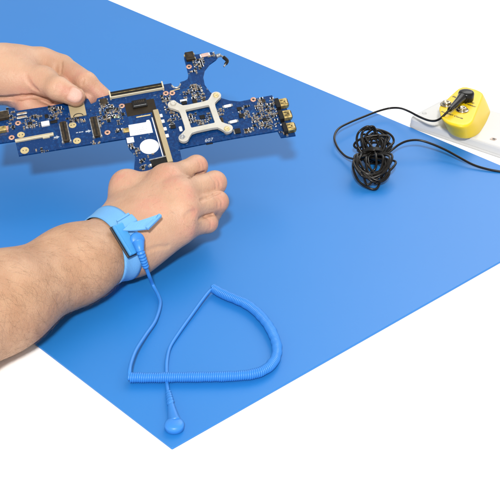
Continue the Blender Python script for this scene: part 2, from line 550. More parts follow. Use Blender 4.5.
def skin_material():
    m = bpy.data.materials.new('skin')
    m.use_nodes = True
    nt = m.node_tree; N = nt.nodes; L = nt.links
    b = N['Principled BSDF']
    tc = N.new('ShaderNodeTexCoord')
    def noise(sc, det=4):
        n = N.new('ShaderNodeTexNoise'); n.inputs['Scale'].default_value = sc; n.inputs['Detail'].default_value = det
        L.new(tc.outputs['Object'], n.inputs['Vector']); return n.outputs['Fac']
    def ramp(f, a, b_, p0=0.35, p1=0.65):
        r = N.new('ShaderNodeValToRGB'); e = r.color_ramp.elements
        e[0].position, e[1].position = p0, p1; e[0].color, e[1].color = (*a, 1), (*b_, 1)
        L.new(f, r.inputs['Fac']); return r.outputs['Color']
    def mix(f, a, b_, blend='MIX'):
        x = N.new('ShaderNodeMix'); x.data_type = 'RGBA'; x.blend_type = blend
        if isinstance(f, float): x.inputs[0].default_value = f
        else: L.new(f, x.inputs[0])
        for s, v in ((6, a), (7, b_)):
            if isinstance(v, tuple): x.inputs[s].default_value = (*v, 1)
            else: L.new(v, x.inputs[s])
        return x.outputs[2]
    def math_(op, a, b_):
        x = N.new('ShaderNodeMath'); x.operation = op
        for s, v in ((0, a), (1, b_)):
            if isinstance(v, (int, float)): x.inputs[s].default_value = v
            else: L.new(v, x.inputs[s])
        return x.outputs[0]
    base = ramp(noise(38, 3), (0.415, 0.238, 0.150), (0.490, 0.300, 0.196))
    base = mix(math_('MULTIPLY', ramp(noise(120, 4), (0, 0, 0), (1, 1, 1), 0.48, 0.72), 0.30), base, (0.50, 0.25, 0.17))
    fa = N.new('ShaderNodeAttribute'); fa.attribute_name = 'forearm'
    base = mix(math_('MULTIPLY', fa.outputs['Fac'], 0.55), base, ramp(noise(55, 5), (0.325, 0.168, 0.084), (0.445, 0.260, 0.148), 0.36, 0.62))
    fl_ = N.new('ShaderNodeAttribute'); fl_.attribute_name = 'flush'
    base = mix(math_('MULTIPLY', math_('MULTIPLY', fl_.outputs['Fac'], ramp(noise(150, 4), (0.35, 0.35, 0.35), (1, 1, 1), 0.35, 0.62)), 0.78), base, (0.48, 0.215, 0.155))
    freck = ramp(noise(420, 2), (0, 0, 0), (1, 1, 1), 0.66, 0.74)
    base = mix(math_('MULTIPLY', freck, 0.22), base, (0.30, 0.15, 0.09))
    na = N.new('ShaderNodeAttribute'); na.attribute_name = 'nail'
    mr = N.new('ShaderNodeMapRange'); mr.inputs[1].default_value = 1.0; mr.inputs[2].default_value = 1.16; mr.inputs[3].default_value = 1; mr.inputs[4].default_value = 0
    L.new(na.outputs['Fac'], mr.inputs[0])
    rim = N.new('ShaderNodeMapRange'); rim.inputs[1].default_value = 0.0; rim.inputs[2].default_value = 0.30; rim.inputs[3].default_value = 1; rim.inputs[4].default_value = 0
    L.new(math_('ABSOLUTE', math_('SUBTRACT', na.outputs['Fac'], 1.2), 0), rim.inputs[0])
    base = mix(math_('MULTIPLY', rim.outputs[0], 0.45), base, (0.40, 0.17, 0.12))
    base = mix(mr.outputs[0], base, (0.56, 0.34, 0.275))
    L.new(base, b.inputs['Base Color'])
    b.inputs['Roughness'].default_value = 0.47
    b.inputs['Specular IOR Level'].default_value = 0.38
    b.inputs['Subsurface Weight'].default_value = 0.16
    b.inputs['Subsurface Radius'].default_value = (1.0, 0.36, 0.2)
    b.inputs['Subsurface Scale'].default_value = 0.005
    vo = N.new('ShaderNodeTexVoronoi'); vo.inputs['Scale'].default_value = 950; vo.feature = 'DISTANCE_TO_EDGE'
    L.new(tc.outputs['Object'], vo.inputs['Vector'])
    h1 = math_('MULTIPLY', math_('MINIMUM', vo.outputs['Distance'], 0.25), 0.8)
    h2 = math_('ADD', h1, math_('MULTIPLY', noise(260, 4), 0.9))
    h3 = math_('ADD', h2, math_('MULTIPLY', noise(60, 2), 1.6))
    mp = N.new('ShaderNodeMapping'); mp.inputs['Rotation'].default_value = (0, 0, -0.75); mp.inputs['Scale'].default_value = (1.0, 0.28, 0.6)
    L.new(tc.outputs['Object'], mp.inputs['Vector'])
    wr = N.new('ShaderNodeTexNoise'); wr.inputs['Scale'].default_value = 620; wr.inputs['Detail'].default_value = 3; wr.inputs['Distortion'].default_value = 0.6
    L.new(mp.outputs['Vector'], wr.inputs['Vector'])
    h3 = math_('ADD', h3, math_('MULTIPLY', wr.outputs['Fac'], 1.1))
    bp = N.new('ShaderNodeBump'); bp.inputs['Strength'].default_value = 0.55; bp.inputs['Distance'].default_value = 0.0005
    L.new(h3, bp.inputs['Height']); L.new(bp.outputs['Normal'], b.inputs['Normal'])
    return m
M_skin = skin_material()
me.materials.append(M_skin)
person = bpy.data.objects.new('person', me)
C.objects.link(person)
person['label'] = 'person with bare forearms gripping the circuit board in both hands'
person['category'] = 'person'

# hair on the forearm: fine tapering strands that lie along the skin
def arm_hair():
    nr = grad(RH, vr)
    a0, a1 = V3(P(0, 303, 0.038)), V3(P(122, 240, 0.030))
    ax = (a1 - a0); La = np.linalg.norm(ax); ax /= La
    t = (vr - a0) @ ax / La
    view = ((V3(EYE) - vr) * nr).sum(1) > -0.02
    ok = np.argwhere((t > -0.35) & (t < 0.90) & view & (vr[:, 2] > 0.004)).ravel()
    ok2 = np.argwhere((t > 1.12) & (t < 1.55) & view & (vr[:, 2] > 0.006)).ravel()
    pick = np.concatenate([rng.choice(ok, 1600), rng.choice(ok2, 110)])
    gs_V, gs_F = [], []
    for i in pick:
        p, n = vr[i], nr[i]
        down = np.array([0.15, -1.0, -0.35])
        lower = np.clip(-(n @ np.array([0, 0.75, 0.45])) * 0.9 + 0.75, 0.12, 1.1)
        if rng.random() > lower: continue
        d = ax * rng.uniform(0.25, 1.0) + down * rng.uniform(0.35, 1.0) + rng.normal(0, 0.17, 3)
        d -= n * (d @ n); d /= np.linalg.norm(d)
        Lh = rng.uniform(0.005, 0.013) * (0.6 if t[i] > 1 else 1)
        side = np.cross(n, d); cv = rng.normal(0, 0.2)
        pts, rs = [], []
        for k in range(5):
            s = k / 4
            q_ = p + d * Lh * s + side * cv * Lh * s * s + n * (0.0012 * math.sin(s * 2.6) - 0.0001)
            pts.append(Vector(q_)); rs.append(0.000024 * (1 - 0.7 * s) + 0.000006)
        V, F = tube_geo(pts, rs, 3)
        k0 = len(gs_V); gs_V += V; gs_F += [tuple(x + k0 for x in f) for f in F]
    return gs_V, gs_F
M_hair = node_mat('brown_hair', (0.17, 0.095, 0.05), 0.5, scale=200)
hr = obj('arm_hair', arm_hair(), M_hair, person, True)
hr['kind'] = 'stuff'

# ------------------------------------------------------------------ wrist strap
M_band = node_mat('light_blue_strap', (0.125, 0.335, 0.62), 0.6, col2=(0.118, 0.32, 0.60), scale=60, bump=0.25, bscale=1500, spec=0.35)
M_plate = node_mat('blue_plastic', (0.05, 0.27, 0.58), 0.35, scale=50)
M_under = node_mat('black_backing', (0.012, 0.014, 0.02), 0.5, scale=50)
M_cord = node_mat('blue_cord', (0.030, 0.195, 0.57), 0.42, col2=(0.028, 0.185, 0.55), scale=80, spec=0.4)
strap = thing('wrist_strap', 'light blue anti-static strap buckled around the wrist with its loose tail sticking up', 'wrist strap', Matrix.Translation(P(118, 243, 0.0)))
SI = strap.matrix_world.inverted()
def local(geo, Mi):
    return [Mi @ Vector(v) for v in geo[0]], geo[1]
def band_geo():
    ca, cb = hit(RH, 107, 214)[0], hit(RH, 131, 268)[0]
    # band plane: holds the two rim places; its axis runs along the forearm
    axw = (P(122, 240, 0.03) - P(75, 264, 0.033)).normalized()
    chord = (cb - ca)
    axw = (axw - chord * (axw.dot(chord) / chord.length_squared)).normalized()
    mid = (ca + cb) / 2
    cen = Vector((P(116, 243, 0.029)))
    cen = cen - axw * (cen - mid).dot(axw)
    u = chord.normalized(); v = axw.cross(u)
    ws = np.linspace(-1, 1, 7)
    nA = 96
    prof = []
    for ww in ws:
        th_ = np.linspace(0, 2 * math.pi, nA, endpoint=False)
        dirs = np.array([V3(u) * math.cos(a) + V3(v) * math.sin(a) for a in th_])
        base = np.tile(V3(cen + axw * (ww * 0.0082)), (nA, 1))
        tt = np.full(nA, 0.045)
        for _ in range(60):
            d = sdf(RH, base + dirs * tt[:, None])
            tt -= np.clip(d, -0.004, 0.004) * 0.6
        prof.append((base, dirs, tt))
    rings = []
    tmax = np.max([q_[2] for q_ in prof], axis=0)
    def pt(i, off):
        base, dirs, tt = prof[i]
        t_ = (0.88 * tt + 0.12 * tmax) + off
        p = base + dirs * t_[:, None]
        p[:, 2] = np.maximum(p[:, 2], 0.0003)
        return [Vector(x) for x in p]
    for i in range(7): rings.append(pt(i, 0.0014 - (0.0005 if i in (0, 6) else 0)))
    for i in reversed(range(7)): rings.append(pt(i, 0.0001))
    V = [x for r in rings for x in r]; F = []
    nR = len(rings)
    for i in range(nR):
        for k in range(nA):
            k2 = (k + 1) % nA; j = (i + 1) % nR
            F.append((i * nA + k, i * nA + k2, j * nA + k2, j * nA + k))
    return V, F
obj('band', local(band_geo(), SI), M_band, strap, True)
# clasp plate lies over the band on the back of the wrist
pc, pn = hit(RH, 122, 241)
pl_dir = hit(RH, 129, 252)[0] - hit(RH, 114.5, 229)[0]
CM = frame(pc + pn * 0.0024, pl_dir, pn)
CL = SI @ CM
bm = bmesh.new(); add_box(bm, (0.001, 0, 0.0003), (0.0275, 0.0105, 0.0018), bev=0.0005, M=CL); obj('clasp_base', bm, M_under, strap)
bm = bmesh.new(); add_box(bm, (0.001, 0.0008, 0.0024), (0.0265, 0.0095, 0.0026), bev=0.0009, M=CL, seg=3)
add_box(bm, (0.001, -0.0030, 0.0040), (0.0260, 0.0016, 0.0010), bev=0.0004, M=CL)
obj('clasp_plate', bm, M_plate, strap)
# buckle loop
bc, bn_ = hit(RH, 127, 225.5)
BKM = SI @ frame(bc + bn_ * 0.0035, hit(RH, 134, 221)[0] - hit(RH, 120, 229.5)[0], bn_)
bm = bmesh.new(); add_box(bm, (0, 0, 0.0005), (0.0145, 0.0080, 0.0042), bev=0.0013, M=BKM, seg=3); obj('buckle', bm, M_band, strap)
bm = bmesh.new(); add_box(bm, (0, 0.0052, 0.0008), (0.0120, 0.0022, 0.0030), bev=0.0008, M=BKM, seg=2); obj('buckle_bar', bm, M_band, strap)
# loose tail, a tapering flap that rises off the hand
tp0, tn0 = hit(RH, 127, 233); tp1, tn1 = hit(RH, 156, 230)
rows = []
for k in range(9):
    s = k / 8
    a = hit(RH, 123.5 + s * 25.5, 239.5 + s * 7.0); b = hit(RH, 131.5 + s * 27.5, 232.0 + s * 2.0)
    up = 0.0075 + 0.0085 * s ** 1.2
    rows.append((a[0] + Vector((0, 0, up - 0.001 * s)), b[0] + Vector((0, 0, up + 0.0005 * s))))
V, F = [], []
for a, b in rows:
    n_ = Vector((0, -0.3, 0.95)).normalized() * 0.0011
    V += [a, b, b + n_, a + n_]
for k in range(8):
    for j in range(4):
        F.append((k * 4 + j, k * 4 + (j + 1) % 4, k * 4 + 4 + (j + 1) % 4, k * 4 + 4 + j))
F += [(3, 2, 1, 0), (32, 33, 34, 35)]
tail_e = (rows[-1][0] + rows[-1][1]) / 2
obj('strap_tail', local((V, F), SI), M_band, strap)
ed = rows[-1][1] - rows[-1][0]
bm = bmesh.new(); add_box(bm, (0, 0, 0), (ed.length * 1.25, 0.0030, 0.0030), bev=0.0007, M=SI @ frame(tail_e + Vector((0.0004, 0, 0.0006)), ed, (0, -0.3, 0.95)), seg=2)
obj('tail_end_tab', bm, M_band, strap)

# ------------------------------------------------------------------ blue coiled cord
cord = thing('coiled_cord', 'light blue coiled grounding cord running from the wrist strap to the mat corner', 'cord', Matrix.Translation(P(215, 340, 0)))
KI = cord.matrix_world.inverted()
h0, sn0 = hit(RH, 135.5, 241)
s0 = h0 + sn0 * 0.0062
h1, h2 = hit(RH, 140, 250)[0], hit(RH, 143, 259)[0]
s1 = P(140, 250, h1.z + 0.0055); s2 = P(143.2, 259.5, h2.z + 0.0045); s3 = P(146.2, 268, h2.z - 0.004)
bm = bmesh.new()
add_lathe(bm, [(0, -0.0046), (0.0052, -0.0046), (0.0057, -0.0038), (0.0057, -0.0006), (0.0051, 0.0006), (0.0038, 0.0012), (0, 0.0016)], 28, KI @ frame(s0, (1, 0, 0), sn0))
obj('snap_connector', bm, M_cord, cord)
bp_ = catmull([s0 + (s1 - s0) * 0.30, s1, s2, s3], 20)
rs = []
for i in range(len(bp_)):
    s = i / (len(bp_) - 1)
    rs.append(0.0047 * (1 - s / 0.34) + 0.0032 * (s / 0.34) if s < 0.34 else 0.0031 - 0.0010 * (s - 0.34) / 0.66 + 0.00035 * math.copysign(1, math.sin(s * 62)))
obj('strain_relief', local(tube_geo(bp_, rs, 14), KI), M_cord, cord, True)
lead = [s3 - (s3 - s2) * 0.2, P(149.2, 276, h2.z - 0.013), P(153, 285, max(h2.z - 0.025, 0.004)), P(158.5, 296, 0.003), P(160, 305, 0.003), P(155, 321, 0.004), P(145.5, 335, 0.005), P(136, 350, 0.007), P(131, 363, 0.0075), P(129.6, 371, 0.0075), P(129.3, 378, 0.0050)]
obj('lead', local(tube_geo(catmull(lead, 8), 0.00145, 8), KI), M_cord, cord, True)
RC = 0.0029
axis_px = [(129, 377.5), (150, 377.6), (180, 377.2), (210, 376.8), (235, 376), (255, 373.5), (268, 367.5), (275.5, 358), (277, 347), (273.5, 335), (267, 323.5), (258, 313), (247, 304.5), (236, 299.5), (224, 294.5), (213, 288.5)]
ap = catmull([P(x, y, RC + 0.0012) for x, y in axis_px], 24)
# resample by length and wind the helix round it
cum = [0.0]
for a, b in zip(ap, ap[1:]): cum.append(cum[-1] + (b - a).length)
def along(s):
    i = max(0, min(len(cum) - 2, int(np.searchsorted(cum, s)) - 1))
    t = (s - cum[i]) / (cum[i + 1] - cum[i] + 1e-12)
    return ap[i].lerp(ap[i + 1], t), (ap[i + 1] - ap[i]).normalized()
pitch = 0.00150
turns = cum[-1] / pitch
SEG = 14
hp = []
nh = int(turns * SEG)
for i in range(nh + 1):
    s = cum[-1] * i / nh
    p, t = along(s)
    sd = t.cross(Vector((0, 0, 1))).normalized(); up = sd.cross(t)
    a = 2 * math.pi * i / SEG
    rr = RC * (1 + 0.03 * math.sin(s * 310) + 0.02 * math.sin(s * 911))
    wob = 0.00012 * math.sin(s * 700) 
    hp.append(p + sd * (math.cos(a) * rr + wob) + up * math.sin(a) * rr)
obj('coil', local(tube_geo(hp, 0.00090, 6), KI), M_cord, cord, True)
l2 = [P(213, 288.5, 0.0040), P(210, 290.5, 0.0045), P(203, 299, 0.004), P(190, 317, 0.003), P(178, 334, 0.0022), P(170, 347, 0.0018), P(167, 359, 0.0018), P(166.4, 371, 0.0012), P(167, 384, 0.0016), P(169, 397, 0.0030), P(170.5, 404, 0.0045)]
obj('lead', local(tube_geo(catmull(l2, 8), 0.00140, 8), KI), M_cord, cord, True)
pe = P(174.2, 423.5, 0.0045)
bm = bmesh.new()
add_lathe(bm, [(0, -0.0043), (0.0060, -0.0043), (0.0066, -0.0036), (0.0067, -0.0008), (0.0062, 0.0004), (0.0050, 0.0011), (0.0030, 0.0015), (0, 0.0016)], 28, KI @ Matrix.Translation(pe))
obj('snap_connector', bm, M_cord, cord)
q0, q1, q2 = P(167.8, 391, 0.0022), P(170.6, 404, 0.0036), P(174.0, 423.0, 0.0024)
bp_ = catmull([q0, q1, q2], 18)
rs = []
for i in range(len(bp_)):
    s = i / (len(bp_) - 1)
    rs.append(0.0018 + 0.0008 * s * 2 + (0.00035 if (int(s * 30) % 3) else -0.0003) if s < 0.55 else 0.0027 + ((s - 0.55) / 0.45) ** 1.3 * 0.0027)
obj('strain_relief', local(tube_geo(bp_, rs, 14, 0.70), KI), M_cord, cord, True)

# ------------------------------------------------------------------ circuit board
def pcb_material():
    m = bpy.data.materials.new('blue_solder_mask')
    m.use_nodes = True
    nt = m.node_tree; N = nt.nodes; L = nt.links
    b = N['Principled BSDF']
    tc = N.new('ShaderNodeTexCoord')
    def vor(sc, rot):
        mp = N.new('ShaderNodeMapping'); mp.inputs['Rotation'].default_value = (0, 0, rot)
        L.new(tc.outputs['Object'], mp.inputs['Vector'])
        v = N.new('ShaderNodeTexVoronoi'); v.voronoi_dimensions = '2D'; v.distance = 'CHEBYCHEV'; v.inputs['Scale'].default_value = sc; v.feature = 'F1'
        L.new(mp.outputs['Vector'], v.inputs['Vector'])
        return v
    v1 = vor(330, 0.0); v2 = vor(120, 0.785)
    wv = N.new('ShaderNodeTexWave'); wv.inputs['Scale'].default_value = 420; wv.wave_type = 'BANDS'; wv.bands_direction = 'DIAGONAL'
    L.new(tc.outputs['Object'], wv.inputs['Vector'])
    def ramp(f, a, c, p0, p1):
        r = N.new('ShaderNodeValToRGB'); e = r.color_ramp.elements
        e[0].position, e[1].position = p0, p1; e[0].color, e[1].color = (*a, 1), (*c, 1)
        L.new(f, r.inputs['Fac']); return r.outputs['Color']
    c1 = ramp(v1.outputs['Distance'], (0.0022, 0.034, 0.135), (0.0015, 0.023, 0.098), 0.28, 0.44)
    c2 = ramp(wv.outputs['Fac'], (0.0014, 0.021, 0.093), (0.0022, 0.032, 0.13), 0.45, 0.55)
    sel = ramp(v2.outputs['Color'], (0, 0, 0), (1, 1, 1), 0.62, 0.66)
    x = N.new('ShaderNodeMix'); x.data_type = 'RGBA'
    L.new(sel, x.inputs[0]); L.new(c1, x.inputs[6]); L.new(c2, x.inputs[7])
    v3 = vor(260, 0.3)
    dot = ramp(v3.outputs['Distance'], (1, 1, 1), (0, 0, 0), 0.10, 0.14)
    x2 = N.new('ShaderNodeMix'); x2.data_type = 'RGBA'
    mm = N.new('ShaderNodeMath'); mm.operation = 'MULTIPLY'; mm.inputs[1].default_value = 0.08
    L.new(dot, mm.inputs[0]); L.new(mm.outputs[0], x2.inputs[0]); L.new(x.outputs[2], x2.inputs[6])
    x2.inputs[7].default_value = (0.12, 0.2, 0.3, 1)
    L.new(x2.outputs[2], b.inputs['Base Color'])
    b.inputs['Roughness'].default_value = 0.33
    b.inputs['Specular IOR Level'].default_value = 0.28
    return m
M_pcb = pcb_material()
M_cream = node_mat('cream_plastic', (0.52, 0.47, 0.34), 0.4, scale=60)
M_tan = node_mat('tan_socket', (0.36, 0.29, 0.17), 0.45, scale=60)
M_blk = node_mat('black_epoxy', (0.007, 0.007, 0.008), 0.4, col2=(0.012, 0.011, 0.010), scale=400, spec=0.2)
M_brown = node_mat('brown_connector', (0.045, 0.032, 0.018), 0.4, col2=(0.02, 0.015, 0.010), scale=300, spec=0.25)
M_film = node_mat('dark_brown_film', (0.026, 0.018, 0.009), 0.35, col2=(0.016, 0.011, 0.007), scale=90, spec=0.25)
M_sil = node_mat('tinned_metal', (0.46, 0.47, 0.47), 0.36, 0.7, col2=(0.24, 0.25, 0.26), scale=420)
M_gold = node_mat('gold_metal', (0.72, 0.53, 0.20), 0.34, 0.8, col2=(0.20, 0.14, 0.05), scale=260)
M_goldp = node_mat('gold_pad', (0.58, 0.47, 0.24), 0.4, 0.35, scale=300)
M_cop = node_mat('copper_ring', (0.62, 0.34, 0.24), 0.4, 0.3, scale=300)
M_hole = node_mat('drill_hole', (0.02, 0.02, 0.02), 0.6, scale=100)
M_lab = node_mat('white_paper', (0.66, 0.67, 0.68), 0.6, scale=100)
M_ink = node_mat('grey_ink', (0.42, 0.42, 0.46), 0.6, scale=100)
M_silk = node_mat('white_silkscreen', (0.36, 0.40, 0.45), 0.6, scale=100)
M_cap = node_mat('ceramic_beige', (0.27, 0.19, 0.11), 0.45, scale=500)
M_pink = node_mat('pink_can', (0.60, 0.42, 0.36), 0.35, 0.3, scale=300)
M_res = node_mat('resistor_body', (0.012, 0.014, 0.02), 0.4, scale=500, spec=0.25)
M_brk = node_mat('satin_steel', (0.52, 0.50, 0.45), 0.42, 0.2, col2=(0.47, 0.45, 0.39), scale=120, bump=0.1, bscale=500)

board = thing('circuit_board', 'dark blue laptop circuit board with white square bracket held up in both hands', 'circuit board', BM)
outline_px = [(-16, 116), (-3, 113.6), (7, 112), (8.4, 108), (14.4, 107.6), (15.6, 111), (53, 105.5), (69, 102), (83.6, 99), (88, 98.6), (91, 104), (96, 101.8), (97, 98.4), (108.7, 95), (112, 92), (162.6, 84.6), (171.2, 83.2), (172.2, 86.2), (175.5, 88.4), (179.2, 87), (180.4, 82),
              (184.5, 80.8), (187.6, 79), (188.4, 75), (186.2, 66), (184, 57.6), (185, 53.4), (192, 52.7), (195, 54.6), (212, 52), (216, 54.6), (217.8, 57), (216, 59.4), (209.5, 64), (204.8, 70), (203.2, 77), (204.8, 85), (210.4, 92.4), (219, 97.4), (230, 100.6), (240, 101.4), (255, 98.4), (272, 95.2), (275.4, 100.6), (284, 99.6), (295.6, 135.2), (281, 137.2),
              (277.6, 130.8), (240, 137), (209, 142.6), (179.6, 148.6), (183.5, 168), (173, 172.5), (150, 175), (139.5, 174), (134, 170), (135.2, 155), (129.4, 149), (126.5, 142.5), (125.4, 138.4), (18.8, 155.6), (15.2, 140.8), (-14, 145)]
ol = [b2(*p) for p in outline_px]
TB = 0.0016
bm = bmesh.new()
top = [bm.verts.new((p.x, p.y, 0)) for p in ol]
bot = [bm.verts.new((p.x, p.y, -TB)) for p in ol]
bm.faces.new(list(reversed(top))); bm.faces.new(bot)
for i in range(len(ol)):
    j = (i + 1) % len(ol)
    bm.faces.new((top[i], top[j], bot[j], bot[i]))
bmesh.ops.recalc_face_normals(bm, faces=bm.faces[:])
obj('printed_board', bm, M_pcb, board)

MM = 0.001
def bl(px, py):
    p = b2(px, py); return p.x, p.y
def part(name, px, py, sx, sy, h, mat, rz=0.0, bev=0.0003, z0=0.0, extra=None, mats=None):
    """box part on the board; sizes in mm, extra = list of (dx, dy, z, sx, sy, sz, material index)"""
    x, y = bl(px, py)
    M = Matrix.Translation((x, y, z0)) @ Matrix.Rotation(rz, 4, 'Z')
    bm = bmesh.new()
    add_box(bm, (0, 0, h * MM / 2), (sx * MM, sy * MM, h * MM), bev=bev, M=M)
    for e in (extra or []):
        add_box(bm, (e[0] * MM, e[1] * MM, e[2] * MM), (e[3] * MM, e[4] * MM, e[5] * MM), M=M, mi=e[6], bev=0.0)
    return obj(name, bm, mats or mat, board)
def disc(name, px, py, r, mat, z=0.0002, h=0.0003, rin=None, hole=None):
    x, y = bl(px, py)
    bm = bmesh.new()
    M = Matrix.Translation((x, y, 0))
    if rin:
        add_lathe(bm, [(rin, 0), (rin, h), (r, h), (r, 0)], 20, M)
    else:
        add_lathe(bm, [(r, 0), (r, h)], 32, M)
        add_lathe(bm, [(r, h), (0, h)], 32, M)
    o = obj(name, bm, mat, board)
    if hole:
        bm = bmesh.new()
        add_lathe(bm, [(hole, h + 0.00003), (0, h + 0.00006)], 16, M)
        obj('drill_hole', bm, M_hole, o)
    return o

# mounting pads and screw holes
for px, py, r in ((21, 135, 3.3), (24.7, 150.6, 3.7), (72.6, 125.2, 3.3), (77, 141, 3.4)):
    o = disc('mounting_pad', px, py, r * MM, M_goldp)
    x, y = bl(px, py)
    bm = bmesh.new()
    for k in range(2):
        add_lathe(bm, [(0.00055, 0.00031), (0, 0.00034)], 10, Matrix.Translation((x + (k - 0.5) * 0.0026, y, 0)))
    obj('drill_hole', bm, M_hole, o)
for px, py in ((18, 123.2), (11.6, 137.6), (121.8, 106), (107.4, 132.6), (165.8, 93.4), (172.2, 93.2), (189, 66.8), (253.3, 99.6)):
    disc('screw_ring', px, py, 2.6 * MM, M_cop, rin=0.0009, hole=0.0011)

# left side connectors
part('side_connector', 2.0, 117.6, 12, 8, 4, M_brown, extra=[(0, 4.2, 2.0, 11, 0.8, 3.2, 1)], mats=[M_brown, M_sil])
part('side_connector', 1.0, 131.4, 10, 5, 4, M_gold, extra=[(5.6, 0, 1.5, 2.0, 4.6, 3, 1)], mats=[M_gold, M_cop])
for py in (114.3, 118.0):
    part('can_capacitor', 22, py, 9.6, 2.5, 1.8, M_sil, bev=0.0006, extra=[(0, 0, 1.82, 6.4, 1.5, 0.2, 1)], mats=[M_sil, M_cap])
part('flat_connector', 34.6, 138.4, 33.5, 2.9, 2.2, M_cream, extra=[(0, 0.3, 2.15, 31, 0.7, 0.25, 1), (10, -2.0, 0.8, 6, 1.2, 1.4, 0)], mats=[M_cream, M_tan])
part('white_block', 45.6, 124.6, 7.2, 5.0, 2.2, M_lab)
part('chip', 30.2, 124, 4.0, 4.0, 1.0, M_blk)
part('chip', 53.8, 122.2, 6.2, 3.0, 1.2, M_blk)
part('chip', 46.4, 116.6, 2.8, 4.2, 1.0, M_blk)
# gold card holder beneath the thumb
o = part('card_holder', 77.4, 110.2, 14.0, 16.5, 1.6, M_tan, bev=0.0003)
x, y = bl(78.2, 115.6)
arc = [Vector((x + 0.0042 * math.cos(a), y - 0.0022 + 0.0030 * math.sin(a), 0.00165)) for a in np.linspace(0.1, math.pi - 0.1, 14)]
obj('ejector_slot', tube_geo(arc, 0.0004, 6), M_blk, o, True)
# two short slots standing along the board
for cx, cy in ((65, 133.2), (95.6, 128.3)):
    sl_ = part('expansion_slot', cx, cy, 5.6, 22.5, 3.2, M_brown, rz=0.0, extra=[(-3.3, 0, 1.2, 0.8, 20.5, 1.8, 1), (3.3, 0, 1.2, 0.8, 20.5, 1.8, 1), (0, 0, 3.22, 1.4, 20, 0.3, 2), (3.2, -10.8, 0.8, 2, 1.8, 1.6, 1), (-3.2, -10.8, 0.8, 2, 1.8, 1.6, 1)], mats=[M_brown, M_sil, M_blk])
def silk(name, px, py, shape, parent=board):
    x, y = bl(px, py)
    bm = bmesh.new()
    vs = [bm.verts.new((x + a * MM, y + b * MM, 0.00006)) for a, b in shape]
    bm.faces.new(vs)
    bmesh.ops.recalc_face_normals(bm, faces=bm.faces[:])
    return obj(name, bm, M_silk, parent)
ARW = [(-2.4, -0.8), (0, -0.8), (0, -1.9), (2.6, 0), (0, 1.9), (0, 0.8), (-2.4, 0.8)]
silk('printed_arrow', 56.6, 137.2, ARW); silk('printed_arrow', 88.3, 131.2, ARW)
for dx in (-2.6, 0.2, 2.6):
    silk('printed_dash', 79.6 + dx, 132.3 - dx * 0.16, [(-0.9, -0.5), (0.8, -0.5), (1.0, 0.5), (-0.7, 0.5)])
# power inductors and field of transistors
part('inductor', 103.8, 102.6, 6.4, 6.6, 2.4, M_brown, bev=0.0005, extra=[(-3.6, 2.0, 0.8, 0.9, 1.6, 1.4, 1), (-3.6, -2.0, 0.8, 0.9, 1.6, 1.4, 1), (3.6, 2.0, 0.8, 0.9, 1.6, 1.4, 1), (3.6, -2.0, 0.8, 0.9, 1.6, 1.4, 1)], mats=[M_brown, M_sil])
for px, py in ((107.3, 110.4), (104.6, 117.4), (108.8, 121.2), (112.5, 117.0), (117, 109.6), (123, 114.6), (117.5, 131.5)):
    part('transistor', px, py, 2.6, 3.0, 1.1, M_blk, rz=random.choice((0, 0, 0.02)), extra=[(dx, dy, 0.4, 0.7, 0.8, 0.7, 1) for dx in (-1.6, 1.6) for dy in (-0.9, 0.9)], mats=[M_blk, M_sil])
for px, py in ((114.8, 117.4), (118.4, 117.3)):
    part('light_diode', px, py, 1.8, 2.4, 0.9, node_mat('green_white_lens', (0.45, 0.62, 0.40), 0.3), bev=0.0003)
part('coil_block', 126.2, 131.0, 5.0, 4.6, 1.6, M_film, extra=[(-2.9, 0, .8, .8, 4, 1.4, 1)], mats=[M_gold, M_sil])
# long edge connector at the top
ec = part('edge_connector', 136.6, 92.2, 48.5, 6.4, 3.2, M_cream, bev=0.0004, extra=[(0, 1.5, 3.15, 46.4, 2.5, 0.4, 1), (0, -1.3, 3.15, 46.4, 2.5, 0.4, 1), (0, 0.1, 3.22, 46, 0.5, 0.3, 2), (0, -2.0, 3.22, 45, 0.3, 0.35, 3), (-23.8, 0, 2.0, 1.2, 8.2, 3.8, 0), (23.8, 0, 2.0, 1.2, 8.2, 3.8, 0)], mats=[M_cream, M_blk, M_gold, M_film], rz=0.0)
part('dark_film', 140.6, 107.6, 26.5, 15.5, 0.15, M_film, bev=0.0)
part('black_socket', 139.6, 104.4, 13.0, 8.6, 2.0, M_blk, bev=0.0004, z0=0.00016, extra=[(-4 + k * 1.6, 1.4, 2.05, 0.7, 2.8, 0.2, 1) for k in range(6)] + [(0, -2.9, 2.05, 11, 0.6, 0.2, 2)], mats=[M_blk, M_brown, M_sil])
x0, y0 = bl(147.0, 115.0)
part('contact_strip', 143.4, 116.2, 13, 1.2, 0.5, M_goldp)
# tall memory socket
pa, pb = Vector(bl(155.6, 112.4)), Vector(bl(170.6, 164.5))
cx_, cy_ = (pa + pb) / 2
ang = math.atan2((pb - pa).y, (pb - pa).x) + math.pi / 2
def raw_part(name, x, y, sx, sy, h, mats, rz=0.0, bev=0.0003, extra=None, z0=0.0, parent=board):
    M = Matrix.Translation((x, y, z0)) @ Matrix.Rotation(rz, 4, 'Z')
    bm = bmesh.new()
    add_box(bm, (0, 0, h * MM / 2), (sx * MM, sy * MM, h * MM), bev=bev, M=M)
    for e in (extra or []):
        add_box(bm, (e[0] * MM, e[1] * MM, e[2] * MM), (e[3] * MM, e[4] * MM, e[5] * MM), M=M, mi=e[6])
    return obj(name, bm, mats, parent)
Lm = (pb - pa).length / MM
raw_part('memory_socket', cx_, cy_, 4.6, Lm, 4.2, [M_tan, M_film, M_lab], ang, extra=[(-2.7, 0, 1.6, 1.4, Lm - 3, 3.2, 1), (-4.4, -1, 0.4, 0.9, Lm - 9, 0.8, 2)])
for px, py in ((160.8, 116.2), (162.8, 121.8), (164.9, 129.4), (167.0, 136.2)):
    part('white_tab', px, py, 3.2, 3.6, 1.2, M_lab, bev=0.0003)
